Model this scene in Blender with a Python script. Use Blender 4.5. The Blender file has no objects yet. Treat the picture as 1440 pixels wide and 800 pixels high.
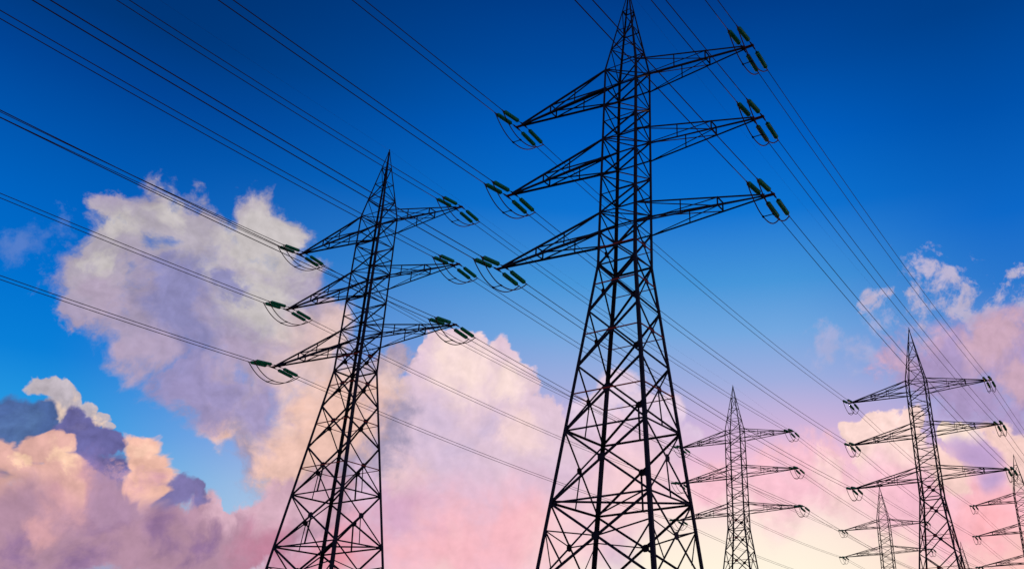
import bpy, math, random
from mathutils import Vector, Matrix
PI = math.pi
S = bpy.context.scene
C = S.collection

# ------------------------------------------------------------------ camera
PITCH, ROLL = 0.4598, -0.0243
FPX, PX, PY, IW, IH = 1250.6, 973.2, 371.6, 1440.0, 800.0
cam = bpy.data.cameras.new('camera')
cam.sensor_fit = 'HORIZONTAL'
cam.sensor_width = 36.0
cam.lens = FPX / IW * 36.0
cam.shift_x = (IW / 2 - PX) / IW
cam.shift_y = (PY - IH / 2) / IW
cam.clip_start, cam.clip_end = 0.1, 20000
camo = bpy.data.objects.new('camera', cam)
C.objects.link(camo)
fwd = Vector((0, math.cos(PITCH), math.sin(PITCH)))
up0 = Vector((0, -math.sin(PITCH), math.cos(PITCH)))
rt0 = Vector((1, 0, 0))
rt = rt0 * math.cos(ROLL) + up0 * math.sin(ROLL)
up = up0 * math.cos(ROLL) - rt0 * math.sin(ROLL)
camo.matrix_world = Matrix((
    (rt.x, up.x, -fwd.x, 0), (rt.y, up.y, -fwd.y, 0),
    (rt.z, up.z, -fwd.z, 0), (0, 0, 0, 1)))
S.camera = camo

# ------------------------------------------------------------------ render look
S.view_settings.view_transform = 'Standard'
S.view_settings.look = 'None'
S.view_settings.gamma = 1.0
S.view_settings.exposure = 0.0
S.view_settings.use_curve_mapping = False
S.cycles.max_bounces = 4
S.cycles.transparent_max_bounces = 4
S.cycles.use_denoising = False

# colours of the clear sky down three columns of the view, (height in the photograph, sRGB)
SKY_MID = [(-400, (0, 40, 100)), (0, (0, 60, 137)), (100, (0, 76, 162)), (200, (0, 96, 194)), (300, (14, 116, 210)), (400, (70, 150, 218)),
           (470, (115, 168, 224)), (540, (160, 174, 222)), (600, (205, 180, 218)), (650, (238, 192, 216)), (700, (251, 215, 220)),
           (760, (255, 238, 222)), (810, (255, 246, 224)), (900, (255, 225, 190))]
SKY_LEFT = [(-400, (0, 36, 90)), (0, (0, 55, 122)), (100, (0, 68, 150)), (200, (0, 85, 174)), (300, (0, 100, 194)), (400, (0, 112, 206)),
            (500, (10, 128, 216)), (600, (42, 157, 228)), (660, (74, 174, 230)), (720, (100, 180, 230)), (800, (150, 150, 190)), (900, (180, 120, 140))]
SKY_RIGHT = [(-400, (0, 40, 100)), (0, (0, 64, 140)), (150, (0, 82, 172)), (300, (12, 104, 200)), (400, (42, 120, 206)), (500, (110, 150, 215)),
             (600, (180, 170, 215)), (700, (250, 184, 195)), (800, (252, 192, 185)), (900, (255, 190, 160))]
SKY_BACK = [(0.0, (150, 120, 140)), (.1, (205, 150, 165)), (.22, (150, 140, 180)), (.45, (60, 95, 150)), (1.0, (0, 40, 100))]      # by elevation
# clouds from far to near: puffs are (x, y, radius) in pixels of the photograph turned into directions
CLOUDS = [
 dict(kind='soft', soft=.55, amp=.35, relief=.5, col=(220, 190, 214), thr=.08,                        # pink deck under the centre
  puffs=[(600, 680, 130), (700, 700, 130), (790, 650, 90), (560, 740, 160), (720, 770, 160), (440, 770, 130), (840, 720, 120), (900, 650, 90), (500, 650, 90)],
  tints=[([(640, 770, 140), (720, 740, 110)], (250, 186, 194), .8, .3, .9), ([(570, 715, 70)], (213, 166, 196), .9, .5, .8), ([(480, 795, 110)], (230, 146, 158), .9, .3, .9),
         ([(390, 810, 80)], (200, 118, 140), .9, .3, .7), ([(880, 700, 120), (800, 770, 100)], (254, 212, 212), .8, .2, .8)]),
 dict(kind='hard', soft=.16, amp=.40, relief=.6, col=(224, 197, 214), fade=(620, 710),              # white cumulus, centre
  puffs=[(638, 525, 56), (612, 488, 26), (640, 490, 30), (664, 502, 34), (698, 512, 40), (728, 540, 34), (740, 570, 30), (605, 520, 34), (655, 575, 85), (715, 605, 60), (590, 575, 58),
         (600, 640, 90), (690, 670, 90), (770, 600, 50), (780, 650, 60)],
  tints=[([(655, 520, 75), (718, 540, 50), (620, 495, 40)], (249, 222, 217), .8, .35, 1.), ([(735, 605, 50)], (246, 215, 214), .8, .35, .9),
         ([(605, 590, 60), (680, 605, 36), (640, 640, 60)], (207, 187, 214), .9, .4, .8), ([(570, 690, 60)], (240, 204, 202), .7, .5, .9)]),
 dict(kind='hard', soft=.3, amp=.35, relief=.8, col=(226, 204, 224), fade=(560, 650),                # behind the tall pylon
  puffs=[(880, 552, 44), (918, 575, 44), (850, 595, 56), (900, 640, 90), (960, 620, 40)], tints=[([(890, 650, 90)], (248, 206, 220), .9, .3, .9)]),
 dict(kind='feather', soft=.44, amp=.40, relief=1.0, thr=.05, col=(166, 154, 182),                            # large cumulus, left
  puffs=[(162, 285, 44), (215, 305, 64), (262, 315, 64), (290, 370, 92), (372, 318, 60), (398, 330, 50), (400, 390, 66), (320, 450, 112), (140, 400, 72), (165, 350, 66), (205, 460, 90), (400, 480, 104),
         (478, 575, 96), (280, 535, 74), (330, 575, 80), (390, 620, 80), (440, 630, 115), (510, 600, 96), (552, 510, 36), (530, 530, 50), (115, 440, 46), (440, 450, 50), (215, 395, 66), (335, 380, 76)],
  tints=[([(240, 315, 120), (160, 330, 90), (140, 400, 70)], (176, 168, 181), .7, .5, 1.), ([(375, 340, 100), (365, 430, 84), (300, 390, 50), (175, 320, 46), (150, 370, 30), (240, 290, 40)], (198, 191, 192), .7, .65, 1.),
         ([(235, 455, 80), (275, 505, 105), (330, 405, 40), (270, 400, 66), (225, 400, 50)], (138, 137, 186), .6, .75, .9), ([(455, 500, 110), (430, 570, 120), (540, 540, 60)], (224, 194, 191), .8, .5, 1.),
         ([(305, 612, 46), (480, 595, 90), (410, 640, 80)], (240, 196, 180), .6, .6, .9), ([(290, 550, 90), (370, 575, 60)], (158, 148, 192), .7, .7, .9),
         ([(150, 420, 60), (190, 500, 60), (330, 500, 60)], (182, 164, 190), .7, .6, .8)]),
 dict(kind='hard', soft=.20, amp=.32, relief=1.6, col=(190, 180, 189),                                # white tops, lower left
  puffs=[(42, 546, 20), (66, 545, 25), (92, 546, 24), (75, 578, 34), (58, 582, 26), (108, 562, 19), (132, 577, 21), (152, 594, 18), (164, 606, 11), (122, 588, 26)],
  tints=[([(84, 572, 30), (142, 590, 20)], (230, 205, 190), .6, .4, 1.)]),
 dict(kind='hard', soft=.30, amp=.3, relief=1.7, col=(78, 104, 158), fade=(640, 700),                  # blue-grey tower
  puffs=[(10, 585, 38), (42, 590, 35), (62, 605, 24), (20, 620, 54), (58, 640, 30), (-25, 595, 50), (20, 660, 50)], tints=[([(30, 605, 40)], (88, 118, 168), .8, .5, .9)]),
 dict(kind='hard', soft=.30, amp=.3, relief=1.7, col=(108, 106, 163), fade=(640, 720),                 # purple tower
  puffs=[(104, 588, 29), (96, 612, 30), (120, 604, 28), (142, 626, 33), (164, 630, 22), (110, 655, 54), (152, 665, 46), (120, 700, 50)],
  tints=[([(130, 680, 70)], (148, 122, 168), .9, .4, 1.), ([(110, 590, 20)], (118, 114, 166), .7, .4, .8)]),
 dict(kind='feather', soft=.28, amp=.36, relief=.9, col=(180, 142, 163),                             # mauve base, lower left
  puffs=[(60, 750, 105), (130, 740, 76), (180, 745, 86), (250, 765, 80), (300, 768, 60), (345, 750, 54), (388, 738, 66), (435, 712, 76), (40, 695, 56), (275, 805, 60), (-20, 750, 110), (270, 742, 36), (300, 742, 34), (110, 690, 50)],
  tints=[([(375, 700, 76), (300, 725, 40), (440, 700, 76)], (218, 178, 194), .7, .5, .9), ([(150, 715, 52), (212, 748, 48), (30, 772, 52), (120, 775, 46), (260, 770, 40)], (134, 104, 152), .9, .7, .75),
         ([(360, 785, 80)], (196, 124, 150), .9, .5, .7), ([(100, 690, 60), (60, 735, 40)], (220, 166, 170), .8, .5, .8)]),
 dict(kind='hard', soft=.30, amp=.36, relief=1.3, col=(224, 174, 165), fade=(640, 705),              # peach towers
  puffs=[(6, 652, 32), (28, 668, 34), (58, 645, 30), (80, 632, 27), (100, 628, 20), (90, 660, 32), (60, 690, 52), (18, 705, 46), (96, 690, 30)],
  tints=[([(88, 636, 32), (98, 650, 30), (20, 660, 16)], (247, 203, 176), .7, .4, 1.), ([(40, 720, 60), (70, 700, 30)], (212, 158, 168), .9, .5, 1.)]),
 dict(kind='feather', soft=.4, amp=.4, relief=.8, col=(182, 146, 172), puffs=[(170, 668, 30), (160, 700, 50), (190, 700, 40)], top=.8),
 dict(kind='hard', soft=.30, amp=.36, relief=1.3, col=(240, 188, 170), fade=(672, 730),
  puffs=[(198, 630, 24), (212, 634, 26), (226, 654, 24), (206, 656, 30), (223, 674, 26), (197, 684, 30), (212, 704, 26)],
  tints=[([(216, 635, 26)], (250, 203, 180), .7, .4, .9), ([(186, 690, 36)], (212, 160, 172), .9, .5, 1.)]),
 dict(kind='hard', soft=.32, amp=.35, relief=1.5, col=(124, 116, 167), fade=(695, 735), puffs=[(240, 694, 23), (256, 702, 18), (228, 710, 22), (262, 716, 20)], tints=[([(235, 715, 24)], (150, 122, 165), .8, .4, .9)]),
 dict(kind='wisp', soft=.75, amp=1.4, relief=.6, col=(184, 178, 208), thr=.3,                       # torn wisps, right
  puffs=[(1300, 375, 40), (1325, 395, 46), (1345, 420, 46), (1375, 445, 50), (1290, 430, 56), (1425, 390, 40), (1445, 430, 60), (1240, 425, 34), (1400, 440, 40)]),
 dict(kind='wisp', soft=.8, amp=.9, relief=.4, col=(96, 130, 200), thr=.1, top=.7, puffs=[(38, 352, 42), (68, 325, 36), (90, 300, 26)]),   # thin wisps
 dict(kind='wisp', soft=.8, amp=.9, relief=.4, col=(172, 176, 216), thr=.12, top=.75, puffs=[(1158, 480, 40), (1208, 488, 40), (1245, 462, 26)]),
 dict(kind='feather', soft=.5, amp=.5, relief=.8, col=(172, 152, 196),                               # mauve bank, right
  puffs=[(1330, 505, 84), (1400, 490, 84), (1290, 525, 60), (1250, 505, 44), (1445, 520, 95), (1365, 560, 60), (1425, 590, 50)],
  tints=[([(1400, 480, 66), (1425, 530, 44)], (206, 170, 188), .7, .6, .9), ([(1250, 510, 44), (1300, 470, 40)], (208, 174, 200), .8, .5, .9)]),
 dict(kind='feather', soft=.6, amp=.45, relief=.7, col=(248, 194, 208),                              # low pink bank, right
  puffs=[(1070, 650, 46), (1125, 655, 56), (1165, 650, 40), (1100, 695, 80), (1180, 690, 80), (1010, 690, 60), (1260, 690, 110), (1350, 720, 130), (1430, 690, 100)],
  tints=[([(1150, 765, 100), (1060, 745, 80)], (255, 234, 220), .9, .3, .9), ([(1390, 740, 100)], (254, 180, 186), .9, .4, .9), ([(1200, 700, 50), (1160, 660, 40)], (252, 216, 212), .8, .6, .8),
         ([(1300, 690, 50)], (236, 180, 200), .8, .6, .7)]),
 dict(kind='hard', soft=.18, amp=.34, relief=1.0, col=(250, 216, 209), fade=(630, 690),              # cream cumulus, right
  puffs=[(1208, 618, 26), (1225, 606, 26), (1248, 598, 27), (1272, 594, 27), (1292, 604, 26), (1245, 640, 50), (1290, 640, 50), (1330, 660, 50)], tints=[([(1240, 675, 56)], (246, 200, 214), .9, .4, 1.)]),
 dict(kind='soft', soft=.6, amp=.3, relief=.7, col=(192, 162, 206), puffs=[(1385, 640, 46), (1392, 672, 36)]),
 dict(kind='hard', soft=.2, amp=.34, relief=.9, col=(255, 228, 212), fade=(618, 650), puffs=[(1364, 614, 22), (1345, 606, 15), (1382, 614, 16), (1375, 628, 20)]),
 dict(kind='feather', soft=.45, amp=.4, relief=.9, col=(247, 208, 200), puffs=[(1338, 662, 44), (1425, 622, 40), (1438, 640, 50), (1435, 675, 44)]),
]

# ------------------------------------------------------------------ sky: clear-sky gradient and sunset clouds, all by direction
def sky_dir(x, y):
    return (fwd * FPX + rt * (x - PX) + up * (PY - y)).normalized()
SUN_DIR = sky_dir(1010, 880)
W = bpy.data.worlds.new('World')
S.world = W
W.use_nodes = True
NT = W.node_tree
BG = NT.nodes['Background']

def lin(c):
    f = lambda v: v / 12.92 if v <= 0.04045 else ((v + 0.055) / 1.055) ** 2.4
    return tuple(f(v / 255.0) for v in c) + (1.0,)
def put(sock, v):
    if isinstance(v, bpy.types.NodeSocket): NT.links.new(v, sock)
    else: sock.default_value = v
def mth(op, a, b=None, c=None, clamp=False):
    n = NT.nodes.new('ShaderNodeMath'); n.operation = op; n.use_clamp = clamp
    for i, v in enumerate((a, b, c)):
        if v is not None: put(n.inputs[i], v)
    return n.outputs[0]
def vmt(op, a, b=None, c=None, scale=None):
    n = NT.nodes.new('ShaderNodeVectorMath'); n.operation = op
    for i, v in enumerate((a, b, c)):
        if v is not None: put(n.inputs[i], v)
    if scale is not None: put(n.inputs['Scale'], scale)
    return n.outputs['Value'] if op in ('DISTANCE', 'DOT_PRODUCT', 'LENGTH') else n.outputs['Vector']
def nse(vec, scale, detail, rough=0.55, lac=2.0):
    n = NT.nodes.new('ShaderNodeTexNoise'); put(n.inputs['Vector'], vec)
    n.inputs['Scale'].default_value = scale; n.inputs['Detail'].default_value = detail
    n.inputs['Roughness'].default_value = rough; n.inputs['Lacunarity'].default_value = lac
    return n
def step(x, a, b):
    n = NT.nodes.new('ShaderNodeMapRange'); n.interpolation_type = 'SMOOTHSTEP'
    put(n.inputs['Value'], x); n.inputs['From Min'].default_value = a; n.inputs['From Max'].default_value = b
    return n.outputs['Result']
def mix(f, a, b, mode='MIX'):
    n = NT.nodes.new('ShaderNodeMix'); n.data_type = 'RGBA'; n.blend_type = mode
    put(n.inputs[0], f); put(n.inputs[6], a); put(n.inputs[7], b)
    return n.outputs[2]
def ramp(f, stops):
    n = NT.nodes.new('ShaderNodeValToRGB'); put(n.inputs[0], f); r = n.color_ramp
    r.interpolation = 'LINEAR'
    stops = sorted(stops)
    while len(r.elements) < len(stops): r.elements.new(0.5)
    for e, (p, c) in zip(r.elements, stops): e.position = p
    for e, (p, c) in zip(r.elements, stops): e.color = lin(c)
    return n.outputs[0]

TCO = NT.nodes.new('ShaderNodeTexCoord')
D = vmt('NORMALIZE', TCO.outputs['Generated'])
SEP = NT.nodes.new('ShaderNodeSeparateXYZ'); put(SEP.inputs[0], D)
EL = mth('MULTIPLY', mth('ARCSINE', SEP.outputs[2]), 1 / 1.2)               # elevation, 1.2 rad = 1
AZ = mth('ARCTAN2', SEP.outputs[0], SEP.outputs[1])
def column(x, stops):
    out = [(max(0.0, math.asin(sky_dir(x, y).z) / 1.2), c) for y, c in stops]
    return ramp(EL, out + [(1.0, stops[0][1])])
def azim(x, y=450):
    d = sky_dir(x, y); return math.atan2(d.x, d.y)
c_left = column(120, SKY_LEFT); c_mid = column(950, SKY_MID); c_right = column(1400, SKY_RIGHT)
SKY = mix(step(AZ, azim(60), azim(860)), c_left, c_mid)
SKY = mix(step(AZ, azim(1080), azim(1460)), SKY, c_right)
SKY = mix(step(mth('ABSOLUTE', AZ), 1.0, 2.2), SKY, ramp(EL, SKY_BACK))       # pink dusk belt opposite the sunset, unseen, added to light the red parts

# noise fields shared by the clouds
def centred(n): return vmt('SUBTRACT', n.outputs['Color'], (0.5, 0.5, 0.5))
def billow(vec, scale, octs=4):                                            # rounded bumps with sharp creases
    acc = None
    for i in range(octs):
        n = nse(vec, scale * 2.1 ** i, 0.0).outputs['Fac']
        a = mth('ABSOLUTE', mth('MULTIPLY_ADD', n, 2.0, -1.0))
        acc = mth('MULTIPLY', a, 1.0) if acc is None else mth('MULTIPLY_ADD', a, 0.52 ** i, acc)
    return acc
WA = vmt('SCALE', centred(nse(D, 10, 3, 0.5)), scale=0.055)
D1 = vmt('ADD', D, WA)
WB = vmt('SCALE', centred(nse(D1, 20, 2, 0.5)), scale=0.02)
DF = vmt('ADD', D1, vmt('SCALE', centred(nse(D1, 30, 5, 0.63)), scale=0.060))   # feathered edges
def domes(vec):                                                            # cauliflower heads with sharp creases
    n = NT.nodes.new('ShaderNodeTexVoronoi'); n.feature = 'F1'; n.normalize = True
    put(n.inputs['Vector'], vec); n.inputs['Scale'].default_value = 33
    n.inputs['Detail'].default_value = 2.0; n.inputs['Roughness'].default_value = 0.55
    n.inputs['Lacunarity'].default_value = 2.3
    return n.outputs['Distance']
WC = vmt('SCALE', centred(nse(D1, 55, 3, 0.6)), scale=0.016)
DV = vmt('ADD', D1, WC)
DC = vmt('ADD', DV, WB)
FB = nse(D1, 48, 4, 0.63).outputs['Fac']
HB = mth('MULTIPLY_ADD', domes(DV), -1.0, 1.0)
N0 = mth('MULTIPLY_ADD', HB, 0.75, mth('MULTIPLY_ADD', FB, 0.6, -0.32))
N1 = nse(vmt('ADD', D, vmt('SCALE', WA, scale=0.6)), 24, 6, 0.63).outputs['Fac']
N2 = nse(vmt('ADD', D1, (3.1, 1.7, 0.4)), 14, 5, 0.56).outputs['Fac']
LT = (rt * 0.8 + up * 0.6).normalized() * 0.007
RV = vmt('ADD', D, vmt('SCALE', WA, scale=0.5))
RL = mth('SUBTRACT', nse(RV, 19, 5, 0.58).outputs['Fac'], nse(vmt('ADD', RV, tuple(LT)), 19, 5, 0.58).outputs['Fac'])
RELIEF = mth('MULTIPLY_ADD', mth('ADD', domes(vmt('ADD', DV, tuple(LT))), HB), 0.45, mth('MULTIPLY_ADD', RL, 1.0, -0.45))
NW = nse(vmt('ADD', D, vmt('SCALE', WA, scale=0.8)), 46, 5, 0.68).outputs['Fac']
FIELDS = {'hard': (DC, N0), 'feather': (DF, N1), 'wisp': (DF, NW), 'soft': (D1, N2)}

def alpha(puffs, kind, thr, soft, amp, top=1.0):
    vec, noise = FIELDS[kind]; acc = None
    for x, y, r in puffs:
        d0 = sky_dir(x, y)
        rad = ((sky_dir(x + r, y) - d0).length + (sky_dir(x, y + r) - d0).length) / 2
        m = mth('MULTIPLY_ADD', vmt('DISTANCE', vec, tuple(d0)), -1 / rad, 1.0)
        if acc is None: acc = m
        else:
            n = mth('SMOOTH_MAX', acc, m, 0.16); acc = n
    x = mth('MULTIPLY_ADD', noise, 2 * amp, mth('SUBTRACT', acc, amp))
    a = step(x, thr, thr + soft)
    return a if top == 1.0 else mth('MULTIPLY', a, top)

for g in CLOUDS:
    col = lin(g['col'])
    for (puffs, c, soft, amp, top) in g.get('tints', ()):
        col = mix(alpha(puffs, g.get('tkind', 'feather'), 0.05, soft, amp, top), col, lin(c))
    k = g.get('relief', 1.2)
    if k:
        col = mix(1.0, col, mth('MULTIPLY_ADD', RELIEF, k, 1.0), 'MULTIPLY')
    a = alpha(g['puffs'], g['kind'], g.get('thr', .12), g['soft'], g['amp'], g.get('top', 1.0))
    if 'fade' in g:                                                         # crisp heads, dissolving bases
        y0, y1 = g['fade']; xm = g['puffs'][0][0]
        a = mth('MULTIPLY', a, step(mth('MULTIPLY_ADD', N2, 0.08, mth('SUBTRACT', EL, 0.04)), math.asin(sky_dir(xm, y1).z) / 1.2, math.asin(sky_dir(xm, y0).z) / 1.2))
    SKY = mix(a, SKY, col)
put(BG.inputs['Color'], SKY)
BG.inputs['Strength'].default_value = 1.0
W.cycles.sampling_method = 'MANUAL'
W.cycles.sample_map_resolution = 256


# ------------------------------------------------------------------ sun (low, behind the pylons)
sl = bpy.data.lights.new('sun', 'SUN')
sl.energy = 1.3
sl.angle = math.radians(0.5)
sl.color = (1.0, 0.55, 0.32)
so = bpy.data.objects.new('sun', sl)
C.objects.link(so)
so.rotation_euler = (-SUN_DIR).to_track_quat('-Z', 'Y').to_euler()

# ------------------------------------------------------------------ materials
def mat(name, col, rough=0.6, metal=0.0, noise=None, spec=0.5, trans=0.0, ior=1.5):
    m = bpy.data.materials.new(name)
    m.use_nodes = True
    nt = m.node_tree
    b = nt.nodes['Principled BSDF']
    b.inputs['Roughness'].default_value = rough
    b.inputs['Metallic'].default_value = metal
    b.inputs['Specular IOR Level'].default_value = spec
    b.inputs['Transmission Weight'].default_value = trans
    b.inputs['IOR'].default_value = ior
    if noise:
        scale, col2 = noise
        tc = nt.nodes.new('ShaderNodeTexCoord')
        n = nt.nodes.new('ShaderNodeTexNoise')
        n.inputs['Scale'].default_value = scale
        n.inputs['Detail'].default_value = 6
        r = nt.nodes.new('ShaderNodeValToRGB')
        r.color_ramp.elements[0].position = 0.35
        r.color_ramp.elements[1].position = 0.68
        r.color_ramp.elements[0].color = (*col, 1)
        r.color_ramp.elements[1].color = (*col2, 1)
        nt.links.new(tc.outputs['Object'], n.inputs['Vector'])
        nt.links.new(n.outputs['Fac'], r.inputs['Fac'])
        nt.links.new(r.outputs['Color'], b.inputs['Base Color'])
    else:
        b.inputs['Base Color'].default_value = (*col, 1)
    return m

STEEL = mat('dark_painted_steel', (0.011, 0.014, 0.026), 0.75, 0.0, (1.6, (0.02, 0.02, 0.03)), 0.2)
RED = mat('red_steel', (0.55, 0.07, 0.03), 0.8, 0.0, (2.5, (0.42, 0.05, 0.02)), 0.2)  # mottled red, used on the ring braces only
PLATE = mat('red_brown_plate', (0.14, 0.022, 0.014), 0.8, 0.0, (4.0, (0.05, 0.016, 0.014)), 0.2)  # mottled dark red for the arm tip plates
GLASS = mat('green_glass', (0.02, 0.46, 0.15), 0.35, 0.0, None, 0.3, 0.3)
CAPM = mat('end_fitting_metal', (0.10, 0.10, 0.035), 0.5, 0.3)
CABLE = mat('brown_cable', (0.07, 0.028, 0.026), 0.8, 0.0, (3.0, (0.05, 0.022, 0.022)), 0.2)
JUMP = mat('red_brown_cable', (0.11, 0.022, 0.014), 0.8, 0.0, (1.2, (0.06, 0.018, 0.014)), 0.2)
CONC = mat('footing_concrete', (0.28, 0.27, 0.25), 0.9, 0.0, (5.0, (0.38, 0.36, 0.33)))
GRASS = mat('meadow', (0.045, 0.075, 0.02), 0.95, 0.0, (0.35, (0.10, 0.095, 0.035)))

# ------------------------------------------------------------------ mesh helpers
class MB:
    def __init__(s): s.v, s.f = [], []
    def add(s, v, f):
        k = len(s.v); s.v += [tuple(p) for p in v]; s.f += [tuple(i + k for i in q) for q in f]
    def loft(s, rings, caps=True):
        n = len(rings[0]); v = [p for r in rings for p in r]; f = []
        for i in range(len(rings) - 1):
            for j in range(n):
                a, b = i * n + j, i * n + (j + 1) % n
                f.append((a, b, b + n, a + n))
        if caps:
            f.append(tuple(range(n))[::-1]); k = (len(rings) - 1) * n
            f.append(tuple(range(k, k + n)))
        s.add(v, f)
    def angle(s, a, b, w, n, off=0.0, t=None):
        """steel angle bar from a to b, flat flange facing n"""
        a, b, n = Vector(a), Vector(b), Vector(n)
        w = w * 1.18; t = t or max(0.008, w * 0.14)
        d = (b - a).normalized()
        e1 = n - d * n.dot(d)
        if e1.length < 1e-4: e1 = d.orthogonal()
        e1.normalize(); e2 = d.cross(e1)
        pr = [(-w/2, 0), (w/2, 0), (w/2, -t), (-w/2 + t, -t), (-w/2 + t, -w), (-w/2, -w)]
        s.loft([[p + e2 * x + e1 * (y - off) for x, y in pr] for p in (a, b)])
    def tube(s, pts, r, n=6):
        pts = [Vector(p) for p in pts]; rings = []
        for i, p in enumerate(pts):
            d = (pts[min(i + 1, len(pts) - 1)] - pts[max(i - 1, 0)]).normalized()
            h = Vector((0, 0, 1)) if abs(d.z) < 0.9 else Vector((1, 0, 0))
            e1 = d.cross(h).normalized(); e2 = e1.cross(d)
            rings.append([p + (e1 * math.cos(2*PI*k/n) + e2 * math.sin(2*PI*k/n)) * r for k in range(n)])
        s.loft(rings)
    def lathe(s, a, d, prof, n=10):
        d = Vector(d).normalized(); e1 = d.orthogonal().normalized(); e2 = d.cross(e1)
        s.loft([[Vector(a) + d * z + (e1 * math.cos(2*PI*k/n) + e2 * math.sin(2*PI*k/n)) * max(r, 1e-3)
                 for k in range(n)] for z, r in prof])
    def plate(s, c, n, r, th, sides=8, sx=1.0):
        c, n = Vector(c), Vector(n).normalized()
        h = Vector((0, 0, 1)); e2 = (h - n * h.dot(n)).normalized(); e1 = e2.cross(n)
        ring = lambda o: [c + n * o + e1 * (r * sx * math.cos(2*PI*(k+.5)/sides)) + e2 * (r * math.sin(2*PI*(k+.5)/sides)) for k in range(sides)]
        s.loft([ring(-th/2), ring(th/2)])
    def box(s, c, ex, ey, ez):
        c = Vector(c); ex, ey, ez = Vector(ex), Vector(ey), Vector(ez)
        r = lambda o: [c + o + ex*a + ey*b for a, b in ((-1,-1),(1,-1),(1,1),(-1,1))]
        s.loft([r(-ez), r(ez)])
    def build(s, name, m, parent=None, smooth=False):
        me = bpy.data.meshes.new(name); me.from_pydata(s.v, [], s.f); me.validate(); me.update()
        me.materials.append(m)
        if smooth:
            for p in me.polygons: p.use_smooth = True
        o = bpy.data.objects.new(name, me); C.objects.link(o)
        if parent: o.parent = parent
        return o

# ------------------------------------------------------------------ ground (below the frame)
YAW = 0.4905
LINE = Vector((math.sin(YAW), math.cos(YAW), 0))          # along both lines
SIDE = Vector((-LINE.y, LINE.x, 0))                         # towards the left line
B0 = Vector((-4.266, 50.726, -1.95))
A0 = Vector((-29.755, 73.813, -1.95 + 1.76))
SB, SA, DB, DA = 72.146, 76.478, -2.247, -2.643
SPAN_B = LINE * SB + Vector((0, 0, DB))
SPAN_A = LINE * SA + Vector((0, 0, DA))

def soft(x, lim):                                            # linear near 0, levelling out past lim
    return lim * math.tanh(x / lim)
def ground_z(x, y):
    p = Vector((x, y, 0)) - Vector((B0.x, B0.y, 0))
    v, u = p.dot(LINE), p.dot(SIDE)
    return B0.z - 0.08 + soft(u, 45) * 0.0595 - soft(v, 600) * 0.0335
def build_ground():
    xs = [-9000, -4000, -1500, -700, -400] + list(range(-300, 301, 20)) + [400, 700, 1500, 4000, 9000]
    v = [(x, y, ground_z(x, y)) for y in xs for x in xs]
    n = len(xs); f = [(j*n+i, j*n+i+1, (j+1)*n+i+1, (j+1)*n+i) for j in range(n-1) for i in range(n-1)]
    mb = MB(); mb.add(v, f); g = mb.build('ground', GRASS, None, True)
    g['kind'] = 'structure'; g['label'] = 'open meadow the pylons stand on, below the picture'
build_ground()

# ------------------------------------------------------------------ the pylon
ZB = 1.95
LV = {k: z + ZB for k, z in dict(apex=48, k3=46.07, k2=44.19, k1=42.38, kink=40.53, u1=38.95, u2=37.39, u3=36.07,
      m=34.65, m1=33.15, m2=31.71, m3=30.25, l=28.88, ll=27.43, waist=25.07, p1=21.89, p2=18.30, p3=14.31,
      p4=10.20, p5=5.76, p6=1.4, foot=-ZB + 0.35).items()}
ASP = 0.77
def half(z):                                                  # half width along the arms (Y); X is ASP times this
    pts = [(LV['p4'], 3.2245), (LV['waist'], 1.4266), (LV['kink'], 1.3049), (LV['apex'], 0.05)]
    if z <= pts[1][0]:
        (z0, w0), (z1, w1) = pts[0], pts[1]
    elif z <= pts[2][0]:
        (z0, w0), (z1, w1) = pts[1], pts[2]
    else:
        (z0, w0), (z1, w1) = pts[2], pts[3]
    return w0 + (w1 - w0) * (z - z0) / (z1 - z0)
def node(sx, sy, z, inset=0.0):
    w = half(z)
    return Vector((sx * (w * ASP - inset), sy * (w - inset), z))
# legs by the side they show on the photo: x- is towards the viewer, y+ is left
L_, N_, R_, F_ = (-1, 1), (-1, -1), (1, -1), (1, 1)
FACES = [(L_, N_, Vector((-1, 0, 0))), (N_, R_, Vector((0, -1, 0))), (R_, F_, Vector((1, 0, 0))), (F_, L_, Vector((0, 1, 0)))]

def tagged(o, label=None, cat=None, group=None, kind=None):
    for k, v in (('label', label), ('category', cat), ('group', group), ('kind', kind)):
        if v: o[k] = v
    return o

def leg(parent, sx, sy):
    mb = MB(); rings = []
    for z, w in ((LV['foot'] - 0.25, .23), (LV['p4'], .22), (LV['p2'], .205), (LV['waist'], .19), (LV['m'], .165), (LV['kink'], .145), (LV['k2'], .11), (LV['apex'], .07)):
        p = node(sx, sy, z); t = w * 0.16
        rings.append([p + Vector((-sx * a, -sy * b, 0)) for a, b in
                      ((0, 0), (w, 0), (w, t), (t, t), (t, w), (0, w))])
    mb.loft(rings)
    o = mb.build('leg', STEEL, parent)
    # concrete footing under the leg
    p = node(sx, sy, LV['foot'])
    fb = MB(); c = Vector((p.x - sx * .1, p.y - sy * .1, 0))
    fb.loft([[c + Vector((a * r, b * r, z)) for a, b in ((-1, -1), (1, -1), (1, 1), (-1, 1))] for z, r in ((-0.7, .75), (0.15, .6), (0.35, .34))])
    fb.build('footing', CONC, parent)
    return o

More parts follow.
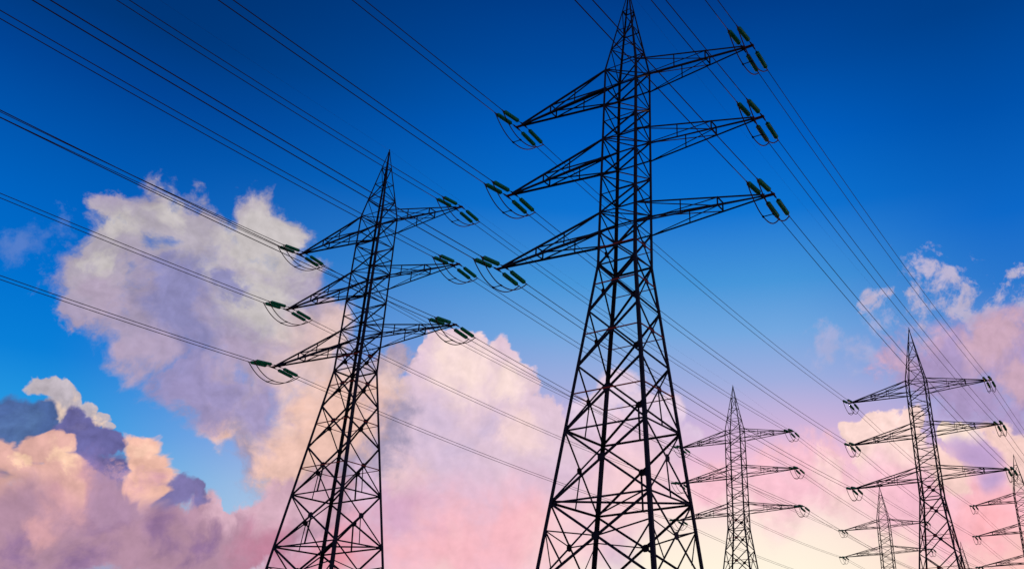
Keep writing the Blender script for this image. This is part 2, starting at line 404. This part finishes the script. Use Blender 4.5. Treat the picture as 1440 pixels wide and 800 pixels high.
def xpanel(parent, zt, zb, ring=None, hang=None, horiz=True, w=.095):
    mb = MB(); rb = MB()
    for a, b, n in FACES:
        at, bt, ab, bb = node(*a, zt, .03), node(*b, zt, .03), node(*a, zb, .03), node(*b, zb, .03)
        mb.angle(at, bb, w, n, 0.0); mb.angle(bt, ab, w, n, .012 + w * .14)
        k = half(zt) / (half(zt) + half(zb)); zc = zt + (zb - zt) * k
        cc = at.lerp(bb, k)
        g = MB(); g.plate(cc + n * 0.012, n, .23, .014, 8, 1.15); g.build('gusset_plate', STEEL, parent)
        if ring == 'mid':
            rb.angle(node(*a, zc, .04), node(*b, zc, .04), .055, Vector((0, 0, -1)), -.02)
        if horiz:
            mb.angle(ab, bb, .095, n, .03)
        if hang:
            h = ab.lerp(bb, .5); mb.angle(cc - n * .02, h - n * .02, .075, n, .03)
        if ring == 'strut':                                   # secondary struts about the joint of the lowest panel in view
            zn = zc + 0.58
            for q, qt, qb in ((a, at, ab), (b, bt, bb)):
                ln = node(*q, zn, .03)
                mb.angle(ln, cc, .06, n, .05)
                mb.angle(ln, cc.lerp(qb, .55), .06, n, .06)
    o = mb.build('bracing', STEEL, parent)
    if rb.v: tagged(rb.build('ring_brace', RED, parent), 'thin red horizontal frame through the brace crossings')
    return o

def cage(parent):
    mb = MB()
    ks = ['kink', 'u1', 'u2', 'u3', 'm', 'm1', 'm2', 'm3', 'l', 'll']
    for i in range(len(ks) - 1):
        zt, zb = LV[ks[i]], LV[ks[i + 1]]
        for j, (a, b, n) in enumerate(FACES):
            # one bar per panel, alternating, meeting at L on odd and N, R, F on even levels
            flip = {0: 1, 1: 0, 2: 1, 3: 0}[j]
            p, q = (a, b) if (i + flip) % 2 else (b, a)
            mb.angle(node(*p, zt, .02), node(*q, zb, .02), .075, n, 0.0)
            mb.angle(node(*a, zt, .03), node(*b, zt, .03), .065, n, .025)
    for a, b, n in FACES:
        mb.angle(node(*a, LV['ll'], .03), node(*b, LV['ll'], .03), .065, n, .025)
    for k in ('kink', 'm', 'l'):
        mb.angle(node(*L_, LV[k], .05), node(*R_, LV[k], .05), .05, (0, 0, -1), 0.03)
    return mb.build('bracing', STEEL, parent)

def peak(parent):
    mb = MB()
    ks = ['k3', 'k2', 'k1', 'kink']
    for i in range(3):
        for j, (a, b, n) in enumerate(FACES):
            flip = {0: 1, 1: 0, 2: 1, 3: 0}[j]
            p, q = (a, b) if (i + flip) % 2 else (b, a)
            mb.angle(node(*p, LV[ks[i]], .01), node(*q, LV[ks[i + 1]], .02), .06, n)
            mb.angle(node(*a, LV[ks[i]], .02), node(*b, LV[ks[i]], .02), .055, n, .02)
    mb.build('bracing', STEEL, parent)
    cb = MB(); cb.lathe((0, 0, LV['apex'] - .25), (0, 0, 1), [(0, .12), (.22, .10), (.3, .05), (.55, .045), (.56, .0)], 8)
    cb.build('peak_cap', STEEL, parent)

ARM = [('kink', 'u1', 9.638, 39.06 + ZB), ('m', 'm1', 10.015, 33.196 + ZB), ('l', 'll', 10.353, 27.415 + ZB)]
GAP = 0.66                                                    # between the two strings of an arm tip
def crossarm(parent, s, k):
    ku, kl, reach, zt = ARM[k]
    mb = MB()
    yt = s * (reach - 0.55)
    tip = lambda sx, hi: Vector((sx * .10, yt, zt + (.07 if hi else -.02)))
    ends = {}
    for sx in (-1, 1):
        n = Vector((sx, 0, 0))
        U, Lo = node(sx, s, LV[ku], .03), node(sx, s, LV[kl], .03)
        TU, TL = tip(sx, 1), tip(sx, 0)
        mb.angle(U, TU, .095, n); mb.angle(Lo, TL, .10, n)
        f1 = .645
        du, dl = U.lerp(TU, f1), Lo.lerp(TL, f1)
        mb.angle(du, dl, .065, n, .01)                       # end post
        mb.angle(Lo, du, .06, n, .02); mb.angle(U, dl, .06, n, .03)
        pu, pl = U.lerp(TU, .355), Lo.lerp(TL, .355)
        mb.angle(pu, pl, .05, n, .04)
        ends[sx] = (du, dl)
    for i in (0, 1):
        mb.angle(ends[-1][i], ends[1][i], .06, (0, 0, -1), .02)
    mb.angle(ends[-1][1], ends[1][0], .045, (0, -s, 0), .02)
    o = mb.build('crossarm', STEEL, parent)
    # end plate with the two attachment lugs
    pb = MB()
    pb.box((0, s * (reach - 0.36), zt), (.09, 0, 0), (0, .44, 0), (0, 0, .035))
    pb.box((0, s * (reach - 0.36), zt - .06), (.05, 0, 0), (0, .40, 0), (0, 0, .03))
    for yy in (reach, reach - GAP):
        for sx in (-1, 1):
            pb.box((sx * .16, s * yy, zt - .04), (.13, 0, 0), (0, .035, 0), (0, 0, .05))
    tagged(pb.build('end_plate', PLATE, o), 'dark red plate at the arm tip')
    return o

DROP, CL = -0.30, 2.5                                          # clamp position relative to the tip
def hardware(parent, s, k):
    _, _, reach, zt = ARM[k]
    for sx in (-1, 1):
        for yy in (reach, reach - GAP):
            a = Vector((sx * .28, s * yy, zt - .04)); b = Vector((sx * CL, s * yy, zt + DROP))
            d = (b - a).normalized(); ln = (b - a).length
            g = MB(); n = 11; z0, z1 = .46, ln - .24; st = (z1 - z0) / n
            prof = [(z0 - .02, .03)]
            for i in range(n):
                z = z0 + st * i
                prof += [(z, .085), (z + .02, .162), (z + .065, .156), (z + st - .025, .09)]
            prof += [(z1, .03)]
            g.lathe(a, d, prof, 10)
            st_o = g.build('insulator_string', GLASS, parent, False)
            for (q0, q1) in ((0, z0), (z1, ln)):
                e = MB()
                if q0 == 0:
                    e.lathe(a, d, [(0, .045), (.10, .05), (.12, .022), (z0 - .14, .022), (z0 - .12, .06), (z0, .07)], 8)
                else:
                    e.lathe(a, d, [(z1, .07), (z1 + .09, .06), (z1 + .10, .022), (ln - .03, .03), (ln, .05), (ln + .06, .045)], 8)
                e.build('end_fitting', CAPM if q0 else STEEL, st_o)
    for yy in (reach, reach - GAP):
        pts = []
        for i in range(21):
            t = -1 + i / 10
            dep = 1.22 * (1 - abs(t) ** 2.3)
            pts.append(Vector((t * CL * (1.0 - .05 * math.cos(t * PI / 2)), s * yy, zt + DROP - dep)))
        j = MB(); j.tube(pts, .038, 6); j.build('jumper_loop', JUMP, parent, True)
    sp = MB(); x0 = -.25
    t = x0 / CL; zz = zt + DROP - 1.22 * (1 - abs(t) ** 2.3)
    sp.tube([(x0, s * (reach + .06), zz), (x0, s * (reach - GAP - .06), zz)], .03, 6)
    for yy in (reach, reach - GAP): sp.box((x0, s * yy, zz), (.09, 0, 0), (0, .045, 0), (0, 0, .045))
    sp.build('jumper_spacer', STEEL, parent)

def make_pylon():
    t = bpy.data.objects.new('pylon', None); C.objects.link(t)
    for q in (L_, N_, R_, F_): leg(t, *q)
    cage(t); peak(t)
    xpanel(t, LV['ll'], LV['waist'], 'mid', None, True, .085)
    xpanel(t, LV['waist'], LV['p1'], 'mid', None, False)
    xpanel(t, LV['p1'], LV['p2'], 'mid', None, False)
    xpanel(t, LV['p2'], LV['p3'], 'mid', True, True)
    xpanel(t, LV['p3'], LV['p4'], None, True, True)
    xpanel(t, LV['p4'], LV['p5'], 'strut', None, True, .10)
    xpanel(t, LV['p5'], LV['p6'], None, None, True, .10)
    xpanel(t, LV['p6'], LV['foot'], None, None, False, .10)
    d = MB()
    d.angle(node(*L_, LV['p4'], .06), node(*R_, LV['p4'], .06), .09, (0, 0, -1), .04)
    d.angle(node(*N_, LV['p4'], .06), node(*F_, LV['p4'], .06), .08, (0, 0, -1), .10)
    d.build('cross_brace', STEEL, t)
    for s in (-1, 1):
        for k in range(3):
            crossarm(t, s, k); hardware(t, s, k)
    return t

def copy_tree(o, parent=None):
    c = o.copy(); C.objects.link(c)
    if parent: c.parent = parent
    for ch in list(o.children): copy_tree(ch, c)
    return c

PYLONS = {('B', 0): 'tallest nearest dark lattice pylon right of centre, its peak touching the top edge',
          ('A', 0): 'big dark lattice pylon at left with six arms against blue sky and grey cloud',
          ('B', 1): 'middle sized dark pylon at right, whole top and six arms in view',
          ('A', 1): 'slim distant pylon beside the right foot of the tallest pylon, against lilac and cream sky',
          ('A', 2): 'small distant pylon half hidden by the right hand middle sized pylon, two arm levels showing',
          ('B', 2): 'small distant pylon cut by the right edge of the picture, left arms showing',
          ('A', 3): 'tiny pylon peak poking out beside the foot of the right hand middle sized pylon'}
YA, YB = YAW - 0.0503, YAW - 0.0275
WIDE = {'A': 1.038, 'B': 1.0}                                   # the left line's pylons are a little broader
def base_of(l, i): return (A0 + SPAN_A * i) if l == 'A' else (B0 + SPAN_B * i)
def yaw_of(l): return YA if l == 'A' else YB
def axes(l):
    y = yaw_of(l); v = Vector((math.sin(y), math.cos(y), 0)); return v, Vector((-v.y, v.x, 0))
proto = None
for (l, i), lab in PYLONS.items():
    if proto is None:
        proto = make_pylon(); o = proto
    else:
        o = copy_tree(proto)
    o.location = base_of(l, i); o.rotation_euler = (0, 0, PI / 2 - yaw_of(l))
    o.scale = (WIDE[l], WIDE[l], 1)
    tagged(o, lab, 'pylon', 'lattice pylons of the two power lines')

# ------------------------------------------------------------------ cables
def anchor(l, i, s, k, inner, d):
    v, u = axes(l); _, _, reach, zt = ARM[k]
    y = reach - (GAP if inner else 0)
    return base_of(l, i) + u * (s * y * WIDE[l]) + v * (d * CL * WIDE[l]) + Vector((0, 0, zt + DROP))
def hang(name, a, b, sag, r, m, n=28):
    mb = MB(); pts = []
    for q in range(n + 1):
        t = q / n; p = (b - a) * t; p.z -= 4 * sag * t * (1 - t); pts.append(p)
    mb.tube(pts, r, 6); o = mb.build(name, m, None, True); o.location = a
    return o
NICK = {('B', 0): 'tallest pylon', ('A', 0): 'big left pylon', ('B', 1): 'middle sized right pylon', ('A', 1): 'slim pylon beside the tallest',
        ('A', 2): 'small half hidden pylon', ('B', 2): 'right edge pylon', ('A', 3): 'tiny far peak'}
LEVEL = ['upper', 'middle', 'lowest']
SPANS = [('A', -1), ('A', 0), ('A', 1), ('A', 2), ('A', 3), ('B', -1), ('B', 0), ('B', 1), ('B', 2)]
for l, i in SPANS:
    if (l, i) not in NICK: how, frm = 'coming towards the viewer', NICK[(l, i + 1)]
    else: how, frm = 'running away', NICK[(l, i)]
    grp = 'cables %s from the %s' % (how, frm)
    sag = {('A', -1): 1.0, ('B', -1): 0.6}.get((l, i), 0.8)
    for s in (1, -1):
        for k in range(3):
            for inner in (False, True):
                o = hang('power_cable', anchor(l, i, s, k, inner, 1), anchor(l, i + 1, s, k, inner, -1), sag, .027 if i < 0 else .024, CABLE)
                tagged(o, '%s cable, %s %s arm of %s, %s' % ('inner' if inner else 'outer', LEVEL[k], 'left' if s > 0 else 'right', frm, how), 'cable', grp)
    top = Vector((0, 0, LV['apex'] + .2))
    o = hang('earth_wire', base_of(l, i) + top, base_of(l, i + 1) + top, sag * .7, .0045, CABLE)
    tagged(o, 'hair thin wire from the peak of the %s, %s' % (frm, how), 'wire', 'earth wires between the peaks')
